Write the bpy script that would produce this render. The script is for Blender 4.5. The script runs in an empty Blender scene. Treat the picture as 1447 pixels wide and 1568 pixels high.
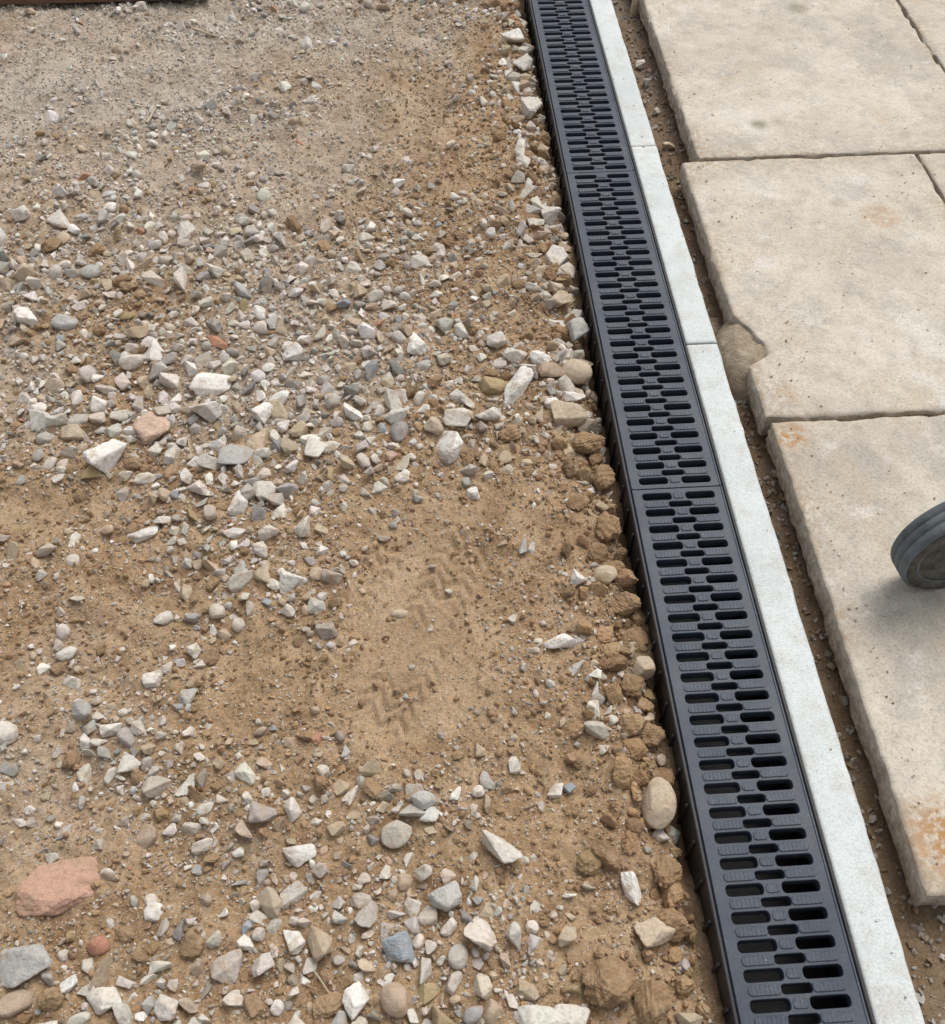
import bpy, bmesh, math
import numpy as np
from mathutils import Matrix, Vector
rng=np.random.default_rng(7)
scene=bpy.context.scene
col=scene.collection

# ---------------------------------------------------------------- camera
a=math.radians(3.54);p=math.radians(52.94)
fwd=Vector((math.sin(a)*math.cos(p),math.cos(a)*math.cos(p),-math.sin(p)))
right=Vector((math.cos(a),-math.sin(a),0))
up=right.cross(fwd)
cam=bpy.data.cameras.new("camera");co=bpy.data.objects.new("camera",cam);col.objects.link(co)
M=Matrix((right,up,-fwd)).transposed().to_4x4();M.translation=(0,0,1.4)
co.matrix_world=M
cam.sensor_fit='HORIZONTAL';cam.sensor_width=36;cam.lens=36*1490/1447
cam.clip_start=0.02;cam.clip_end=500
scene.camera=co

# ---------------------------------------------------------------- light
w=bpy.data.worlds.new("World");scene.world=w;w.use_nodes=True
nt=w.node_tree;nt.nodes.clear()
sky=nt.nodes.new('ShaderNodeTexSky');sky.sky_type='NISHITA';sky.sun_disc=False
EL=math.radians(58);AZ=math.radians(35)   # azimuth measured from +Y towards +X
sky.sun_elevation=EL;sky.sun_rotation=AZ;sky.dust_density=4;sky.air_density=1.0
hs=nt.nodes.new('ShaderNodeHueSaturation');hs.inputs['Saturation'].default_value=0.2
bg=nt.nodes.new('ShaderNodeBackground');bg.inputs['Strength'].default_value=0.15
wo=nt.nodes.new('ShaderNodeOutputWorld')
nt.links.new(sky.outputs[0],hs.inputs['Color']);nt.links.new(hs.outputs[0],bg.inputs['Color']);nt.links.new(bg.outputs[0],wo.inputs[0])
sl=bpy.data.lights.new("sun",'SUN');sl.energy=1.5;sl.angle=math.radians(34);sl.color=(1,0.975,0.94)
so=bpy.data.objects.new("sun",sl);col.objects.link(so)
sd=Vector((math.sin(AZ)*math.cos(EL),math.cos(AZ)*math.cos(EL),math.sin(EL)))
so.rotation_euler=sd.to_track_quat('Z','Y').to_euler()
scene.view_settings.view_transform='Standard';scene.view_settings.look='None';scene.view_settings.exposure=0

# ---------------------------------------------------------------- noise
tables={}
def vnoise(x,y,seed=0):
    if seed not in tables: tables[seed]=np.random.default_rng(1000+seed).random((256,256))
    T=tables[seed]
    x=np.asarray(x,float)+seed*7.13;y=np.asarray(y,float)+seed*3.7
    xi=np.floor(x).astype(int);yi=np.floor(y).astype(int);fx=x-xi;fy=y-yi
    fx=fx*fx*(3-2*fx);fy=fy*fy*(3-2*fy)
    A=T[xi%256,yi%256];B=T[(xi+1)%256,yi%256];C=T[xi%256,(yi+1)%256];D=T[(xi+1)%256,(yi+1)%256]
    return (A*(1-fx)+B*fx)*(1-fy)+(C*(1-fx)+D*fx)*fy
def fbm(x,y,s,seed,oct=4):
    t=0;amp=1;tot=0
    for i in range(oct):
        t=t+amp*vnoise(x*s*2**i,y*s*2**i,seed+i);tot+=amp;amp*=.5
    return t/tot-0.5
def ss(e0,e1,x):
    t=np.clip((x-e0)/(e1-e0),0,1);return t*t*(3-2*t)

BL=[(-.54,1.41,.24,.17,1.0),(-.30,1.25,.24,.12,.85),(-.08,1.55,.28,.16,.8),(-.35,1.7,.3,.2,.5),(-.78,1.38,.15,.12,.5),
    (-.38,1.08,.10,.12,.6),(.22,1.38,.12,.09,.8),(-.48,.62,.14,.13,.65),(-.05,.31,.26,.10,.8),(-.5,.28,.22,.10,.8),
    (-.25,.9,.10,.10,.55),(-.1,1.27,.2,.06,.7),(-.27,.45,.2,.1,.2),(-.05,.55,.2,.06,.1),(-.75,1.9,.3,.2,.45),(.15,.98,.05,.1,.2),(.0,1.85,.2,.2,.25),(-.6,2.3,.3,.15,.25),(.2,2.3,.15,.3,.2),
    (-.03,.91,.12,.12,-1.0),(-.03,.73,.11,.09,-.7),(-.78,1.13,.16,.05,-.9),(.08,1.09,.12,.05,-.7),(-.33,.73,.12,.1,-.4),(-.62,.95,.12,.08,-.4),
    (.2,.7,.09,.25,-.25),(-.2,2.35,.3,.12,-.4),(-.4,.42,.08,.05,-.5),(.22,.3,.10,.14,-.4),(-1.0,2.6,.2,.3,-.3),(.05,2.05,.2,.1,-.2),(-.05,.60,.15,.05,-.3)]
def dens(x,y):
    d=0.34+0*x
    for cx,cy,rx,ry,am in BL: d=d+am*np.exp(-((x-cx)/rx)**2-((y-cy)/ry)**2)
    d=d+.5*np.exp(-((x-.31)/.06)**2)*ss(1.2,1.7,y)
    d=d+1.5*fbm(x,y,9,20,3)
    d=d*(1-.22*ss(1.9,2.5,y))
    return np.clip(d,0.03,1.3)
def greyf(x,y):
    g=ss(1.5,2.8,y-0.7*x)*.72
    g=g-.6*np.exp(-((x-.3)/.2)**2)*(1-.4*ss(1.8,2.6,y))
    g=g+.15*np.exp(-((x+.5)/.25)**2-((y-.4)/.25)**2)+.25*np.exp(-((x+.4)/.3)**2-((y-1.35)/.25)**2)
    g=g+1.15*fbm(x,y,3.5,40,4)
    return np.clip(g-.03,0,1)
def warp(x,y): return x+.05*fbm(x,y,9,120,3),y+.05*fbm(x,y,9,126,3)
def hollow(x,y):
    X,Y=warp(x,y)
    h1=np.exp(-(((X+.045)/.125)**2+((Y-.90)/.145)**2)**2);h2=np.exp(-(((X+.05)/.11)**2+((Y-.71)/.09)**2)**2)
    h3=np.exp(-(((X+.78)/.14)**2+((Y-1.13)/.045)**2)**2);h4=np.exp(-(((X-.08)/.10)**2+((Y-1.09)/.04)**2)**2)
    h5=np.exp(-(((X+.02)/.25)**2+((Y-2.28)/.08)**2)**2)
    return np.clip((h1+h2+.6*h3+.6*h4+.5*h5)*(.8+1.0*fbm(x,y,22,130,3)),0,1)
def tread(x,y,cx,cy,ang,hw,hl,wl=.027):
    x=x+.007*fbm(x,y,25,140,2);y=y+.010*fbm(x,y,25,144,2)
    c,s=math.cos(ang),math.sin(ang)
    u=(x-cx)*c+(y-cy)*s;v=-(x-cx)*s+(y-cy)*c
    m=ss(hw,hw*.8,np.abs(u))*ss(hl,hl*.75,np.abs(v))
    q=np.abs(((v+np.abs(np.abs(u)-hw*.48)*1.0)/wl)%1-.5)*2
    g=ss(.45,.92,q);c2=ss(.005,.001,np.abs(np.abs(u)-hw*.48))*.5;rim=ss(hw*.84,hw*.92,np.abs(u))*.5
    return m*np.maximum(np.maximum(g,c2),rim)*(.2+.8*ss(.2,.6,vnoise(x*14,y*14,77)))
def treads(x,y):
    t=tread(x,y,.015,.935,-.40,.055,.135)
    t=np.maximum(t,tread(x,y,-.120,.94,-.5,.042,.09))
    t=np.maximum(t,tread(x,y,-.07,.735,-.5,.056,.10))
    t=np.maximum(t,.6*tread(x,y,-.17,.79,-.2,.035,.06))
    return np.maximum(t,.9*tread(x,y,-.05,2.27,.9,.06,.16,.035))
def H(x,y):
    hw=hollow(x,y)
    z=-.022+.035*fbm(x,y,2.2,1,2)+.022*fbm(x,y,8,5,3)+(.016*fbm(x,y,32,9,3)+.009*fbm(x,y,95,13,2))*(1-.78*hw)
    z=z+.006*np.minimum(dens(x,y),1)-.009*hw
    z=z-.0078*treads(x,y)
    z=z-.026*ss(.24,.335,x)*(.45+1.0*vnoise(y*7,y*0,33))-.035*ss(.325,.343,x)*ss(.15,.6,vnoise(y*9,y*0,37))
    z=z+.016*ss(.16,.26,x)*ss(.335,.32,x)*ss(1.6,1.1,y)*np.clip(fbm(x,y,40,90,2)+.1,0,1)*1.3
    zr=-.056+.010*fbm(x,y,30,50,3)
    s=ss(.59,.605,x)
    # soil washed into the slab joints
    for yj in (1.230,2.0905,2.961): zr=np.where(np.abs(y-yj)<.011,np.where(x>.665,-.004+.010*fbm(x,y,25,55,3),zr),zr)
    z=z*(1-s)+zr*s
    tr=ss(.353,.357,x)*ss(.598,.592,x)
    z=z*(1-tr)-.15*tr
    far=np.maximum(ss(4.5,8,np.abs(y)),ss(3,6,np.abs(x)))
    return z*(1-far)-.055*far

# ---------------------------------------------------------------- mesh helper
def mkmesh(name,V,F,mat=None,smooth=False,parent=None):
    V=np.asarray(V,np.float32);F=np.asarray(F,np.int32)
    me=bpy.data.meshes.new(name);k=F.shape[1]
    me.vertices.add(len(V));me.vertices.foreach_set('co',V.ravel())
    me.loops.add(F.size);me.loops.foreach_set('vertex_index',F.ravel())
    me.polygons.add(len(F));me.polygons.foreach_set('loop_start',np.arange(0,F.size,k,dtype=np.int32))
    if np.isscalar(smooth): smooth=np.full(len(F),bool(smooth))
    me.polygons.foreach_set('use_smooth',smooth)
    me.update(calc_edges=True)
    if mat: me.materials.append(mat)
    ob=bpy.data.objects.new(name,me);col.objects.link(ob)
    if parent: ob.parent=parent
    return ob
def addattr(ob,name,arr,typ='FLOAT'):
    at=ob.data.attributes.new(name,typ,'POINT')
    at.data.foreach_set('value' if typ=='FLOAT' else 'color',np.asarray(arr,np.float32).ravel())
def empty(name):
    e=bpy.data.objects.new(name,None);col.objects.link(e);return e

# ---------------------------------------------------------------- materials
class N:
    def __init__(s,name):
        s.m=bpy.data.materials.new(name);s.m.use_nodes=True;s.t=s.m.node_tree;s.b=s.t.nodes['Principled BSDF']
        s.b.inputs['Specular IOR Level'].default_value=.3
        s.pos=s.t.nodes.new('ShaderNodeNewGeometry').outputs['Position']
    def n(s,ty,**kw):
        x=s.t.nodes.new(ty)
        for k,v in kw.items(): setattr(x,k,v)
        return x
    def L(s,o,i): s.t.links.new(o,i)
    def noise(s,scale,detail=3,rough=.55,out='Fac',vec=None):
        x=s.n('ShaderNodeTexNoise');x.inputs['Scale'].default_value=scale;x.inputs['Detail'].default_value=detail;x.inputs['Roughness'].default_value=rough
        s.L(vec or s.pos,x.inputs['Vector']);return x.outputs[out]
    def ramp(s,fac,stops):
        x=s.n('ShaderNodeValToRGB');e=x.color_ramp.elements
        while len(e)<len(stops): e.new(.5)
        for i,(q,c) in enumerate(stops):
            e[i].position=q;e[i].color=(tuple(c)+(1,)) if hasattr(c,'__len__') else (c,c,c,1)
        s.L(fac,x.inputs[0]);return x.outputs[0]
    def mix(s,fac,A,B,bt='MIX'):
        x=s.n('ShaderNodeMix',data_type='RGBA',blend_type=bt)
        for v,i in ((fac,0),(A,6),(B,7)):
            if isinstance(v,(int,float)): x.inputs[i].default_value=v
            elif isinstance(v,tuple): x.inputs[i].default_value=v+(1,)
            else: s.L(v,x.inputs[i])
        return x.outputs[2]
    def math(s,op,A,B=0.0):
        x=s.n('ShaderNodeMath',operation=op)
        for v,i in ((A,0),(B,1)):
            if isinstance(v,(int,float)): x.inputs[i].default_value=v
            else: s.L(v,x.inputs[i])
        return x.outputs[0]
    def attr(s,name,out='Fac'):
        x=s.n('ShaderNodeAttribute');x.attribute_name=name;return x.outputs[out]
    def bump(s,hs,prev=None):
        last=prev
        for h,st,di in hs:
            b=s.n('ShaderNodeBump');b.inputs['Strength'].default_value=st;b.inputs['Distance'].default_value=di
            s.L(h,b.inputs['Height'])
            if last: s.L(last,b.inputs['Normal'])
            last=b.outputs[0]
        s.L(last,s.b.inputs['Normal'])
    def fin(s,colr,rough=.9):
        if isinstance(colr,tuple): s.b.inputs['Base Color'].default_value=colr+(1,)
        else: s.L(colr,s.b.inputs['Base Color'])
        if isinstance(rough,(int,float)): s.b.inputs['Roughness'].default_value=rough
        else: s.L(rough,s.b.inputs['Roughness'])
        return s.m

# ground
g=N("soil")
gr=g.attr("grey")
nA=g.noise(14,4)
brown=g.ramp(nA,[(.28,(.27,.162,.082)),(.5,(.42,.28,.158)),(.72,(.51,.365,.222))])
grey=g.ramp(nA,[(.28,(.36,.29,.22)),(.5,(.49,.42,.345)),(.72,(.57,.51,.435))])
c=g.mix(gr,brown,grey)
c=g.mix(g.math('MULTIPLY',g.attr("sand"),.5),c,(.48,.345,.215))
nB=g.noise(160,4,.7)
c=g.mix(.8,c,g.ramp(nB,[(.28,.45),(.5,.98),(.72,1.22)]),'MULTIPLY')
def speck(c,scale,thr,colA,colB):
    v=g.n('ShaderNodeTexVoronoi');v.inputs['Scale'].default_value=scale;g.L(g.pos,v.inputs['Vector'])
    sp=g.n('ShaderNodeSeparateColor');g.L(v.outputs['Color'],sp.inputs[0])
    m=g.math('MULTIPLY',g.math('GREATER_THAN',sp.outputs[0],thr),g.math('LESS_THAN',v.outputs['Distance'],.42))
    return g.mix(g.math('MULTIPLY',m,.85),c,g.mix(sp.outputs[1],colA,colB)),m
c,m1=speck(c,420,.76,(.28,.20,.13),(.68,.62,.54))
c=g.mix(g.attr("darken"),c,(.10,.07,.045))  # blend to a darker brown where the mask is set
g.bump([(nB,.7,.006),(g.noise(480,2,.75),.6,.003)])
M_ground=g.fin(c,.95)

# stones
s=N("stone")
c=s.attr("Col",'Color')
n1=s.noise(130,4,.7)
c=s.mix(.7,c,s.ramp(n1,[(.32,.68),(.5,1.0),(.7,1.15)]),'MULTIPLY')
c=s.mix(s.ramp(s.noise(45,2,.6),[(.54,0.0),(.68,.6)]),c,(.41,.295,.185))
n2=s.noise(650,2,.75)
c=s.mix(.5,c,s.ramp(n2,[(.3,.70),(.5,1.0),(.7,1.15)]),'MULTIPLY')
s.bump([(n1,.6,.004),(n2,.4,.002)])
M_stone=s.fin(c,.92)

# slab
s=N("slab_concrete")
c=s.ramp(s.noise(3.2,5,.65),[(.28,(.43,.385,.32)),(.43,(.56,.505,.42)),(.55,(.61,.55,.455)),(.72,(.67,.63,.56))])
c=s.mix(.8,c,s.ramp(s.noise(22,5,.7),[(.28,.72),(.5,1.0),(.75,1.12)]),'MULTIPLY')
c=s.mix(s.ramp(s.noise(5,6,.78),[(.51,0.0),(.60,.55)]),c,(.41,.38,.335))
c=s.mix(s.ramp(s.noise(4.3,5,.72),[(.55,0.0),(.66,.5)]),c,(.54,.43,.30))
c=s.mix(s.ramp(s.noise(9.7,6,.8),[(.57,0.0),(.64,.5)]),c,(.71,.68,.63))
n3=s.noise(230,4,.75)
c=s.mix(.85,c,s.ramp(n3,[(.3,.60),(.5,1.0),(.7,1.12)]),'MULTIPLY')
v=s.n('ShaderNodeTexVoronoi');v.inputs['Scale'].default_value=48;s.L(s.pos,v.inputs['Vector'])
sc_=s.n('ShaderNodeSeparateColor');s.L(v.outputs['Color'],sc_.inputs[0])
pit=s.math('MULTIPLY',s.math('LESS_THAN',v.outputs['Distance'],s.math('MULTIPLY',sc_.outputs[1],.19)),s.math('GREATER_THAN',sc_.outputs[0],.70))
c=s.mix(s.math('MULTIPLY',pit,.65),c,(.24,.19,.14))
st=s.math('MULTIPLY',s.attr("rust"),s.ramp(s.noise(60,5,.7),[(.40,0.0),(.54,1.0)]))
c=s.mix(st,c,(.44,.235,.09))
sp=s.math('MULTIPLY',s.attr("spot"),s.ramp(s.noise(70,4,.6),[(.3,.5),(.6,1.0)]))
c=s.mix(sp,c,(.27,.24,.17))
nd=s.noise(75,5,.75)
c=s.mix(s.math('MULTIPLY',s.attr("dirt"),s.ramp(nd,[(.42,0.0),(.58,1.0)])),c,(.38,.28,.18))
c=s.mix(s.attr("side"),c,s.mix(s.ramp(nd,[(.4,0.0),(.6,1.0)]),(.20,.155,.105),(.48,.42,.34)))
s.bump([(s.noise(45,5,.7),.28,.004),(n3,.7,.002),(s.math('MULTIPLY',pit,-1.0),.7,.002)])
M_slab=s.fin(c,.9)

# edging
s=N("edging_concrete")
c=s.ramp(s.noise(6,5,.6),[(.25,(.53,.555,.54)),(.5,(.63,.66,.65)),(.8,(.70,.725,.71))])
c=s.mix(s.ramp(s.noise(15,6,.78),[(.48,0.0),(.64,.55)]),c,(.50,.47,.405))
c=s.mix(.7,c,s.ramp(s.noise(300,3,.75),[(.3,.64),(.5,1.0),(.7,1.1)]),'MULTIPLY')
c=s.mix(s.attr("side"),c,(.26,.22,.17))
s.bump([(s.noise(60,4,.7),.35,.003),(s.noise(400,2,.7),.5,.0015)])
M_edge=s.fin(c,.8)

def plastic(name,base,dust,wave=False):
    s=N(name)
    d=s.math('MULTIPLY',s.ramp(s.noise(11,5,.7),[(.35,.10),(.7,.6)]),s.ramp(s.noise(300,3,.75),[(.35,.25),(.65,1.0)]))
    c=s.mix(d,base,dust)
    b=[(s.noise(500,2),.15,.001)]
    if wave:
        wv=s.n('ShaderNodeTexWave',wave_type='BANDS',bands_direction='X');wv.inputs['Scale'].default_value=52;wv.inputs['Distortion'].default_value=0
        s.L(s.pos,wv.inputs['Vector']);b.append((wv.outputs['Fac'],.5,.001))
    s.bump(b)
    return s.fin(c,.48)
M_grate=plastic("grate_plastic",(.028,.037,.058),(.13,.14,.15))
M_bar=plastic("grate_pad_plastic",(.034,.045,.068),(.16,.17,.18),True)
M_body=plastic("channel_plastic",(.014,.016,.021),(.08,.065,.05))

# ---------------------------------------------------------------- ground sheet
def axis(lo,hi,st,far):
    m=np.arange(lo,hi,st);k=np.geomspace(st*3,far,30)
    return np.concatenate([(lo-k)[::-1],m,hi+k])
xs=axis(-1.6,.70,.0042,70);ys=axis(.04,3.3,.0050,80)
X,Y=np.meshgrid(xs,ys,indexing='ij');Z=H(X,Y)
nx,ny=X.shape
idx=np.arange(nx*ny).reshape(nx,ny)
F=np.stack([idx[:-1,:-1],idx[1:,:-1],idx[1:,1:],idx[:-1,1:]],-1).reshape(-1,4)
gnd=mkmesh("ground",np.stack([X,Y,Z],-1).reshape(-1,3),F,M_ground,True)
addattr(gnd,"grey",greyf(X,Y).ravel())
addattr(gnd,"sand",hollow(X,Y).ravel())
addattr(gnd,"darken",(np.clip(.6*ss(.595,.61,X)*ss(.85,.7,X)*ss(-.02,-.05,Z)+.5*ss(.30,.345,X)*ss(.40,.36,X),0,.8)).ravel())  # darker tone low in the slab gap and along the channel wall

# ---------------------------------------------------------------- stones
icos={}
def ico(sub):
    if sub not in icos:
        bm=bmesh.new();bmesh.ops.create_icosphere(bm,subdivisions=sub,radius=1)
        V=np.array([v.co[:] for v in bm.verts]);F=np.array([[v.index for v in f.verts] for f in bm.faces]);bm.free()
        icos[sub]=(V,F)
    return icos[sub]
def sn(V,fr,r):
    t=0
    for i in range(5):
        d=r.normal(size=3);d/=np.linalg.norm(d);t=t+np.sin(V@d*fr*(1+.35*i)+r.random()*6.28)
    return t/5
def rock(kind,sub,seed):
    r=np.random.default_rng(seed)
    if kind=='a':
        n=int(r.integers(9,16));D=r.normal(size=(n,3));D/=np.linalg.norm(D,axis=1)[:,None]
        D=np.sign(D)*np.abs(D)**.75*r.uniform(.7,1.05,(n,1))
        D*=np.array([1,r.uniform(.55,.95),r.uniform(.45,.8)])
        bm=bmesh.new()
        for d in D: bm.verts.new(d)
        bmesh.ops.convex_hull(bm,input=bm.verts)
        loose=[v for v in bm.verts if not v.link_faces];bmesh.ops.delete(bm,geom=loose,context='VERTS')
        if sub>=3:
            bmesh.ops.dissolve_limit(bm,angle_limit=math.radians(12),verts=bm.verts,edges=bm.edges)
            bmesh.ops.bevel(bm,geom=list(bm.edges),offset=.08 if sub==3 else .07,segments=1 if sub==3 else 2,profile=.6,affect='EDGES')
        bmesh.ops.triangulate(bm,faces=bm.faces)
        for it in range({4:2,5:4}.get(sub,0)):
            th={0:.30,1:.20,2:.12,3:.07}[it]
            long=[e for e in bm.edges if e.calc_length()>th]
            bmesh.ops.subdivide_edges(bm,edges=long,cuts=1);bmesh.ops.triangulate(bm,faces=bm.faces)
        bm.verts.ensure_lookup_table();bm.verts.index_update()
        V=np.array([v.co[:] for v in bm.verts]);F=np.array([[v.index for v in f.verts] for f in bm.faces]);bm.free()
        if sub>=4: V=V*(1+.05*sn(V,4,r)+.045*sn(V,9,r)+.03*sn(V,20,r))[:,None]
        if sub==5: V=V*(1+.016*sn(V,42,r))[:,None]
    elif kind=='p':
        V,F=ico(sub);V=V.copy()
        for i in range(5):
            n=r.normal(size=3);n/=np.linalg.norm(n);d=r.uniform(.6,.85)
            k=V@n-d;V-=np.outer(np.clip(k,0,None),n)*.8
        V*=(1+.09*sn(V,2,r)+.02*sn(V,9,r))[:,None]
        V=V*np.array([1,r.uniform(.65,.95),r.uniform(.45,.7)])
    else:
        V,F=ico(sub);V=V.copy()
        for i in range(6):
            n=r.normal(size=3);n/=np.linalg.norm(n);d=r.uniform(.5,.8)
            k=V@n-d;V-=np.outer(np.clip(k,0,None),n)*.8
        V*=(1+.16*sn(V,3,r)+.12*sn(V,8,r)+.09*sn(V,17,r))[:,None]
        V=V*np.array([1,r.uniform(.7,.95),r.uniform(.5,.8)])
    V=V-(V.max(0)+V.min(0))/2
    V=V/np.abs(V[:,:2]).max()
    return V,F,kind=='p'
lib={}
def variants(kind,sub,n):
    key=(kind,sub)
    if key not in lib: lib[key]=[rock(kind,sub,ord(kind)*1000+sub*100+i) for i in range(n)]
    return lib[key]
class Pile:
    def __init__(s): s.V=[];s.F=[];s.C=[];s.S=[];s.n=0
    def add(s,kind,sub,pos,size,eul,colr,nv=10):
        L=variants(kind,sub,nv);K=len(pos);vi=rng.integers(0,len(L),K)
        for v in range(len(L)):
            m=np.where(vi==v)[0]
            if len(m)==0: continue
            V,F,sm=L[v];k=len(m)
            ex,ey,ez=eul[m].T
            cx,sx,cy,sy,cz,sz=np.cos(ex),np.sin(ex),np.cos(ey),np.sin(ey),np.cos(ez),np.sin(ez)
            R=np.empty((k,3,3))
            R[:,0,0]=cy*cz;R[:,0,1]=sx*sy*cz-cx*sz;R[:,0,2]=cx*sy*cz+sx*sz
            R[:,1,0]=cy*sz;R[:,1,1]=sx*sy*sz+cx*cz;R[:,1,2]=cx*sy*sz-sx*cz
            R[:,2,0]=-sy;R[:,2,1]=sx*cy;R[:,2,2]=cx*cy
            sc=size[m][:,None]*rng.uniform(.75,1.2,(k,3))
            W=np.einsum('kij,kj,nj->kni',R,sc,V)+pos[m][:,None,:]
            s.V.append(W.reshape(-1,3).astype(np.float32))
            s.F.append((F[None]+(s.n+np.arange(k)*len(V))[:,None,None]).reshape(-1,3).astype(np.int32))
            s.C.append(np.repeat(np.concatenate([colr[m],np.ones((k,1))],1),len(V),0).astype(np.float32))
            s.S.append(np.full(k*len(F),sm));s.n+=k*len(V)
    def make(s,name):
        ob=mkmesh(name,np.concatenate(s.V),np.concatenate(s.F),M_stone,np.concatenate(s.S))
        addattr(ob,"Col",np.concatenate(s.C),'FLOAT_COLOR');return ob

PAL={'w':(.78,.74,.675),'l':(.66,.61,.535),'g':(.48,.46,.425),'d':(.29,.28,.26),'t':(.54,.435,.32),'y':(.42,.32,.18),
     'n':(.33,.215,.12),'r':(.47,.24,.16),'b':(.33,.36,.38),'k':(.58,.42,.32),'o':(.56,.345,.25)}
pk=[k for k in PAL if k!='o'];PA=np.array([PAL[k] for k in pk])
def pickcol(n,brown):
    pg=np.array([.30,.33,.20,.035,.11,.005,.005,.003,.010,.004]);pb=np.array([.16,.22,.13,.025,.24,.02,.18,.005,.01,.010])
    P_=pg[None]*(1-brown[:,None])+pb[None]*brown[:,None];P_/=P_.sum(1,keepdims=True)
    i=(rng.random(n)[:,None]>np.cumsum(P_,1)).sum(1).clip(0,9)
    c=PA[i]*rng.uniform(.75,1.1,(n,1))*rng.uniform(.97,1.03,(n,3))
    soil=np.array([.42,.30,.19]);m=rng.uniform(0,.55,(n,1))*(.3+.7*brown[:,None])
    return np.clip(c*(1-m)+soil*m,0,.8),i

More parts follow.
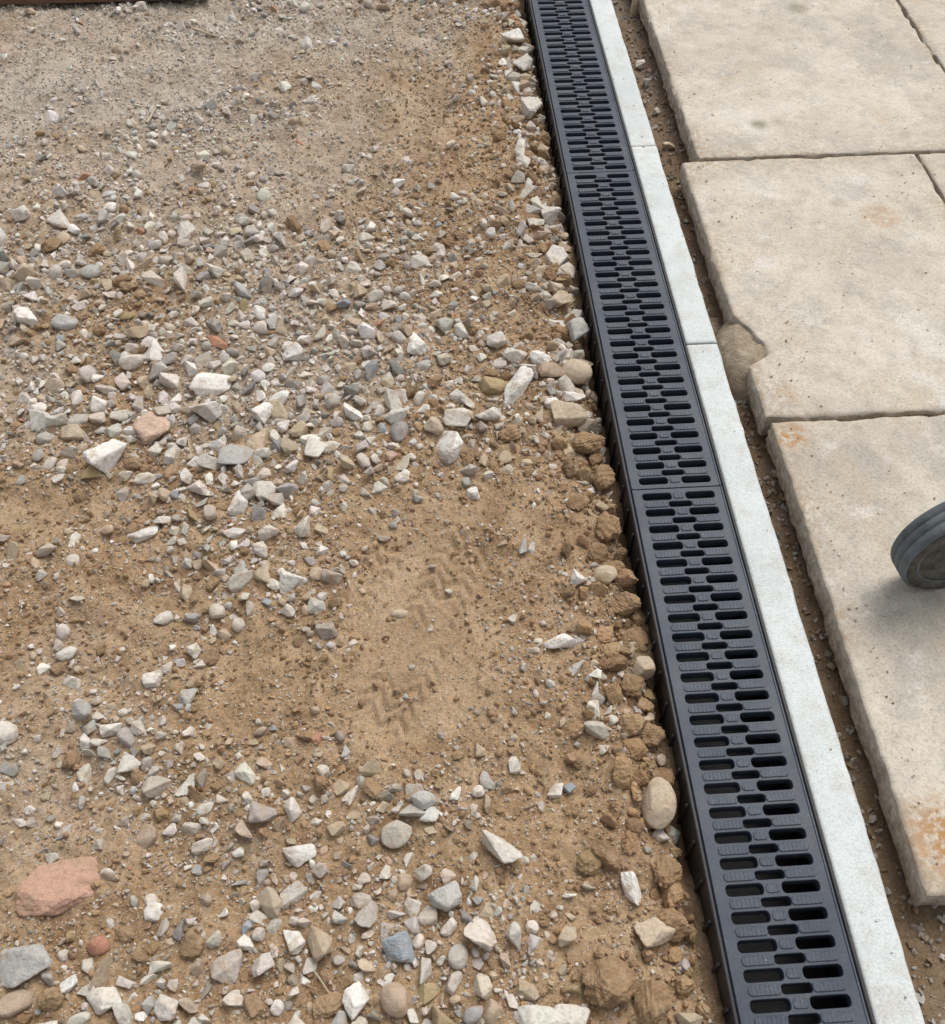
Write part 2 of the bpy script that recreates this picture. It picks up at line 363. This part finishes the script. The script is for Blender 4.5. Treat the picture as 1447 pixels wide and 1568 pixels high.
HERO=[(-.619,1.233,.040,.8,.6,10,'w','a'),(-.543,1.312,.036,.85,.5,40,'k','a'),(-.44,1.424,.046,.6,.45,15,'w','a'),(-.442,1.349,.03,.75,.7,0,'l','a'),
(-.564,1.517,.026,.8,.6,60,'w','a'),(-.859,1.646,.027,.85,.6,10,'w','a'),(-.772,1.626,.028,.75,.5,0,'g','p'),(-.745,1.79,.023,.9,.6,30,'g','p'),
(-.552,1.906,.028,.85,.6,70,'l','a'),(-.438,1.545,.028,.6,.3,-20,'r','a'),(-.529,1.061,.028,.55,.4,15,'w','a'),(-.378,1.229,.038,.8,.3,30,'g','p'),
(-.225,1.225,.023,1.,.6,80,'l','a'),(-.155,1.313,.026,.7,.6,-50,'w','a'),(.032,1.232,.036,.9,.65,50,'w','a'),(.173,1.368,.056,.36,.36,62,'w','a'),
(.128,1.384,.027,.9,.6,20,'y','p'),(.274,1.304,.036,.8,.65,0,'t','a'),(.315,1.54,.032,.85,.7,70,'g','a'),(.30,1.42,.034,.85,.7,0,'t','p'),
(.26,2.19,.040,.6,.5,-65,'l','a'),(.15,1.51,.03,.8,.6,20,'l','a'),(-.05,2.09,.016,.9,.7,0,'w','a'),(-.62,.82,.017,.8,.6,0,'l','p'),
(-.47,.88,.017,.65,.6,30,'l','p'),(-.47,.77,.022,.8,.6,60,'l','a'),(-.25,.93,.025,.8,.6,0,'w','a'),(-.36,1.11,.026,.6,.6,80,'w','a'),
(-.07,.86,.016,.55,.5,5,'t','p'),(.24,.91,.016,.9,.8,0,'w','a'),(.29,.92,.023,.8,.7,20,'t','p'),(.19,.79,.032,.42,.4,5,'w','a'),
(.325,.74,.020,1,.9,0,'t','p'),(.31,.51,.040,.66,.6,82,'t','p'),(.07,.45,.028,.85,.75,0,'l','a'),(-.04,.53,.019,.75,.6,0,'g','p'),
(-.22,.47,.021,.85,.6,30,'w','a'),(-.08,.33,.023,.9,.7,0,'b','a'),(-.01,.39,.022,.85,.8,40,'g','a'),(.25,.39,.026,.5,.6,105,'w','a'),
(-.06,.38,.015,.85,.6,90,'l','a'),(-.56,.44,.058,.62,.24,12,'o','a'),(-.59,.34,.043,.65,.4,10,'g','a'),(-.14,.27,.022,.75,.7,50,'w','a'),
(-.49,.62,.018,.8,.7,30,'l','a'),(-.69,.68,.025,.8,.6,0,'l','p'),(-.42,.40,.014,.9,.7,0,'w','p'),(-.47,.29,.025,.7,.6,0,'l','a'),
(.20,.27,.038,.8,.6,10,'n','c'),(.14,.23,.030,.6,.5,0,'l','a'),(.30,.34,.026,.8,.8,0,'n','c'),(.27,.33,.026,.8,.7,30,'t','a'),(.305,.41,.026,.8,.8,60,'n','c'),
(.16,.54,.014,.8,.6,60,'l','a'),(.18,.54,.011,.8,.7,0,'b','a'),(.10,.58,.013,.8,.7,90,'l','a'),(.15,.98,.019,.4,.5,85,'g','a'),(.165,.98,.012,.6,.6,80,'l','a'),
(.07,1.11,.012,.9,.8,0,'w','a'),(-.06,1.15,.017,.7,.6,20,'w','a'),(-.20,.64,.011,.7,.5,60,'r','a'),(-.27,.66,.010,.8,.5,0,'b','a'),(.15,.33,.016,.7,.6,20,'t','a'),
(.16,.39,.011,.8,.6,0,'w','a'),(.01,.54,.014,.55,.5,45,'w','a'),(-.49,.36,.016,.8,.6,0,'r','p'),(-.55,.25,.028,.7,.5,20,'l','a'),
(.29,1.64,.03,.8,.7,10,'t','a'),(.30,1.78,.032,.7,.6,50,'l','a'),(.305,1.95,.035,.7,.7,90,'l','a'),(.27,1.86,.026,.8,.7,10,'k','a'),(.30,2.4,.04,.7,.7,60,'l','a'),(.30,2.62,.04,.7,.6,80,'l','a'),
(.29,2.75,.035,.7,.6,10,'w','a'),(.245,1.33,.02,.7,.6,10,'w','a'),(.11,1.30,.028,.7,.6,30,'l','a'),(.23,1.45,.024,.6,.6,130,'w','a'),(.18,1.47,.024,.6,.6,160,'l','a'),
(.315,.86,.026,.8,.8,20,'n','c'),(.31,1.02,.032,.75,.7,80,'n','c'),(.318,1.14,.028,.8,.7,50,'n','c'),(.30,1.23,.034,.8,.6,0,'n','c'),(.15,1.25,.026,.7,.6,10,'n','c'),(.318,.62,.024,.8,.8,10,'n','c'),(.26,1.08,.022,.8,.6,30,'n','c'),(.25,.24,.03,.8,.6,50,'n','c'),
(-.28,1.50,.024,.8,.6,20,'w','a'),(-.66,1.45,.022,.8,.6,60,'w','a'),(-.50,1.24,.024,.7,.6,100,'l','a'),(-.70,1.31,.028,.6,.5,170,'t','a'),(-.07,1.30,.024,.8,.6,30,'l','a'),(-.33,1.33,.022,.8,.7,60,'w','a'),(-.02,1.50,.026,.9,.6,60,'w','a'),(-.95,2.0,.03,.6,.6,20,'l','a'),(-.85,1.98,.03,.7,.6,140,'l','a'),
(.64,2.55,.022,.8,.7,40,'g','a'),(.65,2.42,.016,.8,.7,10,'l','a'),(.645,2.66,.02,.7,.7,80,'l','a'),(.65,2.25,.018,.7,.7,20,'t','a')]
hp=Pile()
hx=np.array([h[0] for h in HERO]);hy=np.array([h[1] for h in HERO]);hr=np.array([h[2] for h in HERO])
for i,h in enumerate(HERO):
    k=h[7];V,F,sm=rock(k,5,300+i*7)
    ext=(V.max(0)-V.min(0))/2;V=V/ext*np.array([1,h[3],h[4]])*h[2]
    an=math.radians(h[5]);t=rng.uniform(-.15,.15,2)
    if h[6]=='o': t*=.3
    R=np.array((Matrix.Rotation(an,3,'Z')@Matrix.Rotation(t[0],3,'X')@Matrix.Rotation(t[1],3,'Y')))
    z=float(H(np.array([h[0]]),np.array([h[1]]))[0])
    if h[0]>.29 and h[0]<.36: z=max(z,-.035)
    W=V@R.T+np.array([h[0],h[1],z+h[2]*h[4]*(.9 if h[6]=='o' else .5)])
    hp.V.append(W.astype(np.float32));hp.F.append((F+hp.n).astype(np.int32));hp.n+=len(V)
    c=np.append(np.array(PAL[h[6]])*rng.uniform(.9,1.03),1)
    hp.C.append(np.tile(c,(len(V),1)).astype(np.float32));hp.S.append(np.full(len(F),k=='p'))
hp.make("loose_stones")

def region(n,ylo=.1,yhi=3.3,xr=.335,mar=.2):
    y=rng.uniform(ylo,yhi,n*2);x=rng.uniform(-1.6,xr,n*2)
    m=x>(-.53-.24*y-mar);return x[m],y[m]
def reject(x,y,r,f):
    cell={};keep=np.zeros(len(x),bool);cs=.03
    for i in range(len(x)):
        cx,cy=int(x[i]//cs),int(y[i]//cs);ok=True
        for u in (-1,0,1):
            for v in (-1,0,1):
                for j in cell.get((cx+u,cy+v),()):
                    if (x[i]-x[j])**2+(y[i]-y[j])**2<(f*(r[i]+r[j]))**2: ok=False;break
                if not ok: break
            if not ok: break
        if ok: keep[i]=True;cell.setdefault((cx,cy),[]).append(i)
    return keep
def nohero(x,y,r):
    k=np.ones(len(x),bool)
    for a_,b_,c_ in zip(hx,hy,hr): k&=(x-a_)**2+(y-b_)**2>(c_*.7+r*.6)**2
    return k
gp=Pile()
x,y=region(38000);q=rng.random(len(x));r=.0032+.0078*q**2.6+.0125*rng.random(len(x))**9
m=rng.random(len(x))<dens(x,y)**1.3*1.1;x,y,r=x[m],y[m],r[m]
r*=np.clip(.72+.5*dens(x,y),.7,1.25)
o=np.argsort(-r);x,y,r=x[o],y[o],r[o]
m=nohero(x,y,r);x,y,r=x[m],y[m],r[m]
m=reject(x,y,r,.70);x,y,r=x[m],y[m],r[m]
br=np.clip(1-greyf(x,y)*1.1-.5*dens(x,y),0,1)
cc,ci=pickcol(len(x),br)
kind=np.where(ci==6,2,np.where(rng.random(len(x))<.14,1,0))
z=H(x,y)+r*rng.uniform(.0,.45,len(x))
eul=np.stack([rng.normal(0,.45,len(x)),rng.normal(0,.45,len(x)),rng.uniform(0,6.28,len(x))],1)
pos=np.stack([x,y,z],1)
big=(r>.0075)&(y<1.9)
for ki,kn in enumerate('apc'):
    for sub,mm in ((4,big),(3,~big)):
        q=(kind==ki)&mm
        if q.any(): gp.add(kn,sub,pos[q],r[q],eul[q],cc[q],nv=30)
# clods and rubble along the channel
n=1500;y=rng.uniform(.1,3.2,n);x=.338-np.abs(rng.normal(0,.055,n));r=.004+.020*rng.random(n)**2.5
m=rng.random(n)<np.where(y<1.3,1,.6);x,y,r=x[m],y[m],r[m];x=np.minimum(x,.343-r*.9)
o=np.argsort(-r);x,y,r=x[o],y[o],r[o];m=reject(x,y,r,.55)&nohero(x,y,r*.6);x,y,r=x[m],y[m],r[m];n=len(x)
stn=rng.random(n)<np.where(y<1.2,.12,.6)
cb=np.array([.33,.215,.12])*rng.uniform(.7,1.3,(n,1))*rng.uniform(.96,1.04,(n,3));cs_,_=pickcol(n,np.full(n,.6));cb[stn]=cs_[stn]
z=H(x,y)+r*rng.uniform(.0,.6,n);eul=rng.uniform(0,6.28,(n,3));pos=np.stack([x,y,z],1)
gp.add('c',4,pos[~stn],r[~stn],eul[~stn],cb[~stn],nv=30);gp.add('a',4,pos[stn],r[stn],eul[stn]*np.array([.1,.1,1]),cb[stn],nv=30)
# soil crumbs
x,y=region(9000,yhi=2.6);r=.002+.005*rng.random(len(x))**2
m=rng.random(len(x))<np.clip(.9-greyf(x,y)*1.2-.5*dens(x,y)+.5*ss(.0,.3,x)-.8*hollow(x,y),0,1);x,y,r=x[m],y[m],r[m];n=len(x)
cb=np.array([.36,.235,.134])*rng.uniform(.75,1.3,(n,1))
gp.add('c',3,np.stack([x,y,H(x,y)+r*.3],1),r,rng.uniform(0,6.28,(n,3)),cb,nv=30)
# small
x,y=region(52000);r=.0016+.0026*rng.random(len(x))**1.6
m=rng.random(len(x))<np.clip(.30+.45*dens(x,y)+.30*greyf(x,y)+1.2*fbm(x,y,14,60,3)-.55*hollow(x,y),.04,1);x,y,r=x[m],y[m],r[m]
br=np.clip(1-greyf(x,y)*1.2,0,1);cc,ci=pickcol(len(x),br)
z=H(x,y)+r*rng.uniform(0,.7,len(x));eul=rng.uniform(0,6.28,(len(x),3))
gp.add('a',2,np.stack([x,y,z],1),r,eul,cc,nv=24)
# grit
x,y=region(42000,yhi=2.0);r=.0008+.0010*rng.random(len(x))
m=rng.random(len(x))<np.clip(.55+1.0*fbm(x,y,20,70,3)-.3*hollow(x,y),.05,1);x,y,r=x[m],y[m],r[m]
br=np.clip(1-greyf(x,y),0,1);cc,ci=pickcol(len(x),br)
gp.add('a',2,np.stack([x,y,H(x,y)+r*.4],1),r,rng.uniform(0,6.28,(len(x),3)),cc)
# gap beside the slabs and bare soil at lower right
n=2000;x=rng.uniform(.603,.70,n);y=rng.uniform(.0,3.3,n)
x2=rng.uniform(.62,1.1,700);y2=rng.uniform(-.1,.34,700);x=np.append(x,x2);y=np.append(y,y2);n=len(x)
r=.0015+.007*rng.random(n)**2.2;cc,ci=pickcol(n,np.full(n,1.));cc*=.7
zz=np.minimum(H(x,y),-.035);gp.add('a',2,np.stack([x,y,zz+r*.3],1),r,rng.uniform(0,6.28,(n,3)),cc)
gp.make("gravel")
seg=.99;pt=seg/27
dp=Pile();n=1100;x=rng.uniform(.36,1.4,n);y=rng.uniform(.1,3.2,n);m=~((x>.598)&(x<.69))
ph=((y-1.088)/pt)%1
onpad=((ph<.15)|(ph>.85))&(((x>.382)&(x<.418))|((x>.468)&(x<.505)))
m&=(x>.535)|onpad;x,y=x[m],y[m];n=len(x)
z=np.where(x<.535,.0018,np.where(x<.6,.001,.0165));r=.0006+.0020*rng.random(n)**4
cc,_=pickcol(n,np.full(n,.5));dp.add('a',2,np.stack([x,y,z],1),r,rng.uniform(0,6.28,(n,3)),cc)
n=260;x=.672+np.abs(rng.normal(0,.03,n));y=rng.uniform(.36,2.9,n);r=.0008+.0028*rng.random(n)**3
x=np.where((y>2.09),x+.035,x);x=np.where((y>1.36)&(y<1.56),x+.06,x)
cc,_=pickcol(n,np.full(n,.9));dp.add('a',2,np.stack([x,y,np.full(n,.016)],1),r,rng.uniform(0,6.28,(n,3)),cc)
dp.make("spilt_grit")

# ---------------------------------------------------------------- slabs
def slab(name,x0,x1,y0,y1,ztop,seed,notch=None,th=.05,st=.007,rust=(),spots=()):
    nx=int((x1-x0)/st)+1;ny=int((y1-y0)/st)+1
    u=np.linspace(0,1,nx);v=np.linspace(0,1,ny)
    U,V=np.meshgrid(u,v,indexing='ij');X=x0+(x1-x0)*U;Y=y0+(y1-y0)*V
    def e(t,sd): return .004*(fbm(t,t*0+sd,3,seed,2))+.018*np.clip(fbm(t,t*0+sd,14,seed+3,4)-.15,0,1)+.0035*fbm(t,t*0+sd,80,seed+9,2)
    dl=e(Y,1.3)+.001;dr=e(Y,7.7);db=e(X,3.1);dt=e(X,5.9)
    if notch:
        for (ya_,yb_,yc_,dep) in notch:
            wdg=np.minimum(np.clip((Y-ya_)/(yb_-ya_),0,1),np.clip((yc_-Y)/(yc_-yb_),0,1))
            dl=dl+dep*np.clip(wdg*1.25,0,1)*(1+.5*fbm(Y,Y*0,35,seed+50,3))
    X2=X+dl*(np.clip(1-(X-x0)/.14,0,1) if notch else np.clip(1-(X-x0)/.03,0,1))-np.clip(dr,0,.01)*U**20
    Y2=Y+np.clip(db,-.001,.012)*(1-V)**20-np.clip(dt,-.001,.012)*V**20
    Z=ztop+.002*fbm(X,Y,6,seed+20,4)+.0012*fbm(X,Y,50,seed+25,2)
    bd=np.minimum(np.minimum(np.arange(nx)[:,None],nx-1-np.arange(nx)[:,None]),np.minimum(np.arange(ny)[None],ny-1-np.arange(ny)[None]))
    chip=np.clip(vnoise(X*35,Y*35,seed+2)-.55,0,1)*2
    Z=Z-np.where(bd==0,.001+.008*chip,0)-np.where(bd==1,.0025*chip,0)
    top=np.stack([X2,Y2,Z],-1).reshape(-1,3);idx=np.arange(nx*ny).reshape(nx,ny)
    F=[np.stack([idx[:-1,:-1],idx[1:,:-1],idx[1:,1:],idx[:-1,1:]],-1).reshape(-1,4)];ntop=len(F[0])
    loop=np.concatenate([idx[:-1,0],idx[-1,:-1],idx[1:,-1][::-1],idx[0,1:][::-1]])
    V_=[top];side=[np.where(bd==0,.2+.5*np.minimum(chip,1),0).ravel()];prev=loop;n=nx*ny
    P0=top[loop]
    nrm=np.zeros((len(P0),2));a1,a2,a3=nx-1,nx-1+ny-1,2*(nx-1)+ny-1
    nrm[:a1,1]=-1;nrm[a1:a2,0]=1;nrm[a2:a3,1]=1;nrm[a3:,0]=-1
    for k,d in enumerate((.009,.017,.026,.036,th)):
        Q=P0.copy();Q[:,2]=ztop-d
        out=.004*(vnoise(P0[:,0]*70+k*9,P0[:,1]*70,seed+31)-.3)+.004*(vnoise(P0[:,0]*25+k*2,P0[:,1]*25,seed+32)-.5)
        Q[:,:2]+=nrm*out[:,None]
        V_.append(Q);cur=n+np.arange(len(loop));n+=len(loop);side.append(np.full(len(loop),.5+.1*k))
        F.append(np.stack([prev,cur,np.roll(cur,-1),np.roll(prev,-1)],-1));prev=cur
    VV=np.concatenate(V_);FF=np.concatenate(F);sm=np.zeros(len(FF),bool);sm[:ntop]=True
    ob=mkmesh(name,VV,FF,M_slab,sm)
    addattr(ob,"side",np.concatenate(side))
    dirt=np.zeros(len(VV));dirt[:nx*ny]=(np.exp(-bd/5.0)*np.clip(vnoise(X*12,Y*12,seed+60)*1.7-.3,0,1)).ravel();addattr(ob,"dirt",dirt)
    ru=np.zeros(len(VV));sp=np.zeros(len(VV))
    for (a_,b_,c_,k_) in rust: ru=np.maximum(ru,k_*np.exp(-(((VV[:,0]-a_)**2+(VV[:,1]-b_)**2)/c_**2)**1.5))
    for (a_,b_,c_,k_) in spots: sp=np.maximum(sp,k_*np.exp(-(((VV[:,0]-a_)**2+(VV[:,1]-b_)**2)/c_**2)**2))
    addattr(ob,"rust",ru);addattr(ob,"spot",sp)
    return ob
slab("paving_slab",.648,1.256,.345,1.224,.015,101,rust=[(.675,1.19,.035,1),(.70,.42,.06,1),(.80,.36,.06,.8)],spots=[(.83,.62,.05,.25)])
slab("paving_slab",.643,1.226,1.236,2.085,.015,111,notch=[(1.38,1.42,1.53,.048)],rust=[(1.06,1.84,.05,.5),(.70,1.30,.03,.4)],spots=[(.98,1.9,.02,.5)])
slab("paving_slab",.685,1.432,2.096,2.955,.016,121,spots=[(.87,2.235,.022,1),(1.13,2.83,.03,.8),(.9,2.6,.06,.2)])
slab("paving_slab",1.234,1.85,1.236,2.085,.013,131)
slab("paving_slab",1.440,2.20,2.096,2.955,.015,141)
slab("paving_slab",1.266,1.87,.345,1.224,.013,151)
slab("paving_slab",.675,1.39,2.967,3.82,.015,161)
slab("paving_slab",1.400,2.20,2.967,3.82,.015,171)
# crumbled mortar filling the broken edge, a low ragged heap
s=N("mortar");c=s.ramp(s.noise(40,5,.7),[(.3,(.27,.21,.14)),(.7,(.47,.395,.295))]);s.bump([(s.noise(150,4,.75),.9,.005)]);M_mort=s.fin(c,.95)
gx=np.linspace(.603,.715,46);gy=np.linspace(1.33,1.60,100);GX,GY=np.meshgrid(gx,gy,indexing='ij')
dd=((GY-1.455-.3*(GX-.65))/.105)**2+((GX-.665)/.062)**2
GZ=-.055+.063*np.clip(1.25-dd,0,1)**.6+.010*fbm(GX,GY,40,300,3)+.005*fbm(GX,GY,130,310,2);GZ=np.minimum(GZ,.0085+.006*fbm(GX,GY,60,305,3))
ii=np.arange(GX.size).reshape(GX.shape)
mkmesh("mortar_patch",np.stack([GX,GY,GZ],-1).reshape(-1,3),np.stack([ii[:-1,:-1],ii[1:,:-1],ii[1:,1:],ii[:-1,1:]],-1).reshape(-1,4),M_mort,True)

# ---------------------------------------------------------------- edging strip
def edging(y0,y1,zt,seed):
    x0,x1=.5345,.601
    prof=[(x0,-.12),(x0,-.004),(x0+.002,-.0008),(x0+.006,0),(x0+.02,0),(x0+.034,0),(x0+.048,0),(x1-.008,0),(x1-.003,-.0015),(x1,-.006),(x1,-.03),(x1,-.12)]
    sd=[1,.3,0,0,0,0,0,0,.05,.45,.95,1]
    n=int((y1-y0)/.008);ys=np.linspace(y0,y1,n);P_=np.array(prof)
    Vv=np.zeros((n,len(prof),3));Vv[:,:,0]=P_[None,:,0];Vv[:,:,2]=P_[None,:,1]+zt;Vv[:,:,1]=ys[:,None]
    Vv[:,8:,0]+=(.005*(fbm(ys,ys*0,30,seed,3))-.012*np.clip(fbm(ys,ys*0+5,12,seed+4,3)-.16,0,1))[:,None]
    Vv[:,2:9,2]+=.0012*fbm(ys[:,None]+0*P_[None,2:9,0],P_[None,2:9,0]*1+0*ys[:,None],20,seed,2)
    idx=np.arange(n*len(prof)).reshape(n,-1)
    F=np.stack([idx[:-1,:-1],idx[:-1,1:],idx[1:,1:],idx[1:,:-1]],-1).reshape(-1,4)[:, ::-1]
    ob=mkmesh("concrete_edging",Vv.reshape(-1,3),F,M_edge,True)
    bm=bmesh.new();bm.from_mesh(ob.data);bm.verts.ensure_lookup_table()
    for r_ in (0,n-1):
        try: bm.faces.new([bm.verts[i] for i in idx[r_]])
        except Exception: pass
    bmesh.ops.recalc_face_normals(bm,faces=bm.faces);bm.to_mesh(ob.data);bm.free()
    addattr(ob,"side",np.tile(np.array(sd),n));return ob
edging(-.5,1.4615,-.001,201);edging(1.4640,2.179,.0005,211);edging(2.1815,2.95,-.0005,221);edging(2.9525,3.85,-.001,231)

# ---------------------------------------------------------------- drainage channel
dr=empty("drainage_channel")
class Boxes:
    def __init__(s): s.V=[];s.F=[];s.n=0
    def box(s,x0,x1,y0,y1,z0,z1,b=.0008):
        V=[(x0,y0,z0),(x1,y0,z0),(x1,y1,z0),(x0,y1,z0),(x0,y0,z1-b),(x1,y0,z1-b),(x1,y1,z1-b),(x0,y1,z1-b),(x0+b,y0+b,z1),(x1-b,y0+b,z1),(x1-b,y1-b,z1),(x0+b,y1-b,z1)]
        F=[(3,2,1,0),(0,1,5,4),(1,2,6,5),(2,3,7,6),(3,0,4,7),(4,5,9,8),(5,6,10,9),(6,7,11,10),(7,4,8,11),(8,9,10,11)]
        s.V+=V;s.F+=[tuple(i+s.n for i in f) for f in F];s.n+=12
    def make(s,name,mat,parent): return mkmesh(name,s.V,s.F,mat,False,parent=parent)
B=Boxes()
yA,yB=-.4,3.85
B.box(.3520,.3580,yA,yB,-.13,.0005,.0015)
B.box(.5285,.5335,yA,yB,-.13,.0005,.0015)
B.box(.3580,.5285,yA,yB,-.13,-.118)
for yy in np.arange(yA+.02,yB,.055): B.box(.3475,.3520,yy,yy+.005,-.13,-.012,.001)
B.make("channel_body",M_body,dr)
X0,X1=.3592,.5273
def stadium(cx,cy,L,W,n=4,rf=.72):
    R=W/2*rf;pts=[]
    for sx,sy,t0 in ((1,-1,-math.pi/2),(1,1,0),(-1,1,math.pi/2),(-1,-1,math.pi)):
        for k in range(n):
            t=t0+math.pi/2*k/(n-1);pts.append((cx+sx*(L/2-R)+R*math.cos(t),cy+sy*(W/2-R)+R*math.sin(t)))
    return pts
cu=bpy.data.curves.new("grate_outline",'CURVE');cu.dimensions='2D';cu.fill_mode='BOTH'
def spl(pts):
    sp=cu.splines.new('POLY');sp.points.add(len(pts)-1)
    for i,q in enumerate(pts): sp.points[i].co=(q[0],q[1],0,1)
    sp.use_cyclic_u=True
spl([(X0,.0008),(X1,.0008),(X1,seg-.0008),(X0,seg-.0008)])
for i in range(27):
    yc=pt*(i+.5)
    spl(stadium(.4035,yc,.0535,.0158));spl(stadium(.4830,yc,.0535,.0158))
    if i<26: spl(stadium(.44325,yc+pt/2,.0420,.0125))
cu.extrude=.009;cu.bevel_depth=.0007;cu.bevel_resolution=0;cu.offset=-.0007
co_=bpy.data.objects.new("tmp",cu);col.objects.link(co_)
bpy.context.view_layer.update()
gm=bpy.data.meshes.new_from_object(co_.evaluated_get(bpy.context.evaluated_depsgraph_get()))
bpy.data.objects.remove(co_)
gm.materials.clear();gm.materials.append(M_grate)
for q_ in gm.polygons: q_.use_smooth=False
def pads(centers,L,W,zt,zb,V0,F0):
    base=np.array(stadium(0,0,L,W));n=len(base)
    inner=np.array(stadium(0,0,L-.0016,W-.0016))
    V=np.concatenate([np.c_[base,np.full(n,zb)],np.c_[base,np.full(n,zt-.0007)],np.c_[inner,np.full(n,zt)]])
    F=[(r_*n+i,r_*n+(i+1)%n,(r_+1)*n+(i+1)%n,(r_+1)*n+i) for r_ in range(2) for i in range(n)]
    for i in range(n//2-1): F.append((2*n+i,2*n+i+1,2*n+n-2-i,2*n+n-1-i))
    for (cx,cy) in centers:
        F0.extend([tuple(q+len(V0) for q in f) for f in F]);V0.extend([(v[0]+cx,v[1]+cy,v[2]) for v in V])
V0=[];F0=[]
rows=[pt*i for i in range(1,27)]
pads([(.4000,y_) for y_ in rows]+[(.4865,y_) for y_ in rows],.0440,.0125,.0014,-.0004,V0,F0)
pads([(.44325,pt*(i+.5)) for i in range(27)],.0200,.0125,.0014,-.0004,V0,F0)
B=Boxes()
B.box(.3600,.3630,.001,seg-.001,-.001,.0014,.0006);B.box(.5235,.5265,.001,seg-.001,-.001,.0014,.0006)
F0.extend([tuple(i+len(V0) for i in f) for f in B.F]);V0.extend(B.V)
pad0=mkmesh("grate_pads",V0,F0,M_bar,False,parent=dr)
y0=1.088-2*seg;k=0
while y0<3.8:
    k+=1
    o_=bpy.data.objects.new("grate_%d"%k,gm);col.objects.link(o_);o_.parent=dr;o_.location=(0,y0,-.0100)
    if k==1: pad0.location=(0,y0,0)
    else:
        q_=bpy.data.objects.new("grate_pads_%d"%k,pad0.data);col.objects.link(q_);q_.parent=dr;q_.location=(0,y0,0)
    y0+=seg

# ---------------------------------------------------------------- wheel (lathe round Y)
wh=empty("trolley_wheel");wh.location=(.842,.856,.1225)
def lathe(name,prof,mat,parent,n=96,smooth=True):
    P_=np.array(prof);t=np.linspace(0,2*math.pi,n,endpoint=False)
    V=np.stack([np.outer(np.cos(t),P_[:,0]),np.tile(P_[:,1],(n,1)),np.outer(np.sin(t),P_[:,0])],-1).reshape(-1,3)
    m=len(prof);idx=np.arange(n*m).reshape(n,m);j=np.roll(idx,-1,0)
    F=np.stack([idx[:,:-1],idx[:,1:],j[:,1:],j[:,:-1]],-1).reshape(-1,4)
    return mkmesh(name,V,F,mat,smooth,parent=parent)
s=N("wheel_rubber")
c=s.mix(s.ramp(s.noise(25,5,.7),[(.35,.1),(.65,.8)]),(.085,.10,.11),(.20,.225,.235));s.bump([(s.noise(250,4,.7),.5,.002)]);M_tyre=s.fin(c,.8)
s=N("wheel_face");c=s.mix(s.ramp(s.noise(45,5,.8),[(.38,0.0),(.62,1.0)]),(.05,.05,.043),(.13,.125,.108))
s.bump([(s.noise(300,4,.75),.6,.002)]);M_hub=s.fin(c,.75)
lathe("tyre",[(.080,-.0215),(.100,-.0240),(.1045,-.0235),(.1070,-.021),(.1078,-.017),(.1080,-.009),(.1066,-.0085),(.1066,-.0065),(.1080,-.006),(.1080,.006),(.1066,.0065),(.1066,.0085),(.108,.009),(.1078,.017),(.107,.021),(.1045,.0235),(.1,.024),(.08,.0215)],M_tyre,wh)
lathe("rim",[(.0,-.0235),(.012,-.0235),(.014,-.022),(.015,-.019),(.050,-.0180),(.054,-.0195),(.058,-.0195),(.062,-.018),(.080,-.0190),(.084,-.0228),(.101,-.0246),(.101,.0246),(.08,.019),(.015,.019),(.0,.02)],M_hub,wh)
lathe("axle",[(.0,.018),(.008,.018),(.008,.034),(.0,.034)],M_hub,wh,32)
wh.rotation_euler=(0,0,math.radians(8))

# ---------------------------------------------------------------- board at far left + twigs
s=N("weathered_wood");c=s.mix(s.noise(30,5,.7),(.10,.05,.035),(.22,.13,.09));s.bump([(s.noise(90,4,.7),.5,.003)]);M_wood=s.fin(c,.85)
B=Boxes();B.box(-.95,.95,-.11,.11,-.011,.011,.002)
bo=B.make("wooden_board",M_wood,None);bo.location=(-1.56,3.142,.010);bo.rotation_euler=(0,.01,math.radians(1))
s=N("twig_wood");c=s.mix(s.noise(80,4,.7),(.35,.28,.18),(.55,.47,.34));M_twig=s.fin(c,.85)
def twig(x,y,L,ang,r):
    n=10;V=[];m=6
    for i in range(n):
        t=i/(n-1);px=(t-.5)*L;py=.02*L*math.sin(t*5+x*30);rr=r*(1-.4*t)
        for j in range(m):
            q=2*math.pi*j/m;V.append((px,py+rr*math.cos(q),rr*math.sin(q)*.8))
    F=[(i*m+j,(i+1)*m+j,(i+1)*m+(j+1)%m,i*m+(j+1)%m) for i in range(n-1) for j in range(m)]
    o=mkmesh("twig",V,F,M_twig,True);o.location=(x,y,float(H(np.array([x]),np.array([y]))[0])+.008);o.rotation_euler=(0,.08,math.radians(ang))
twig(-.60,2.86,.09,-25,.004);twig(-.70,2.44,.09,80,.004);twig(-.18,.29,.05,-50,.0015);twig(.07,1.28,.03,70,.0015);twig(-.47,1.27,.06,100,.002)
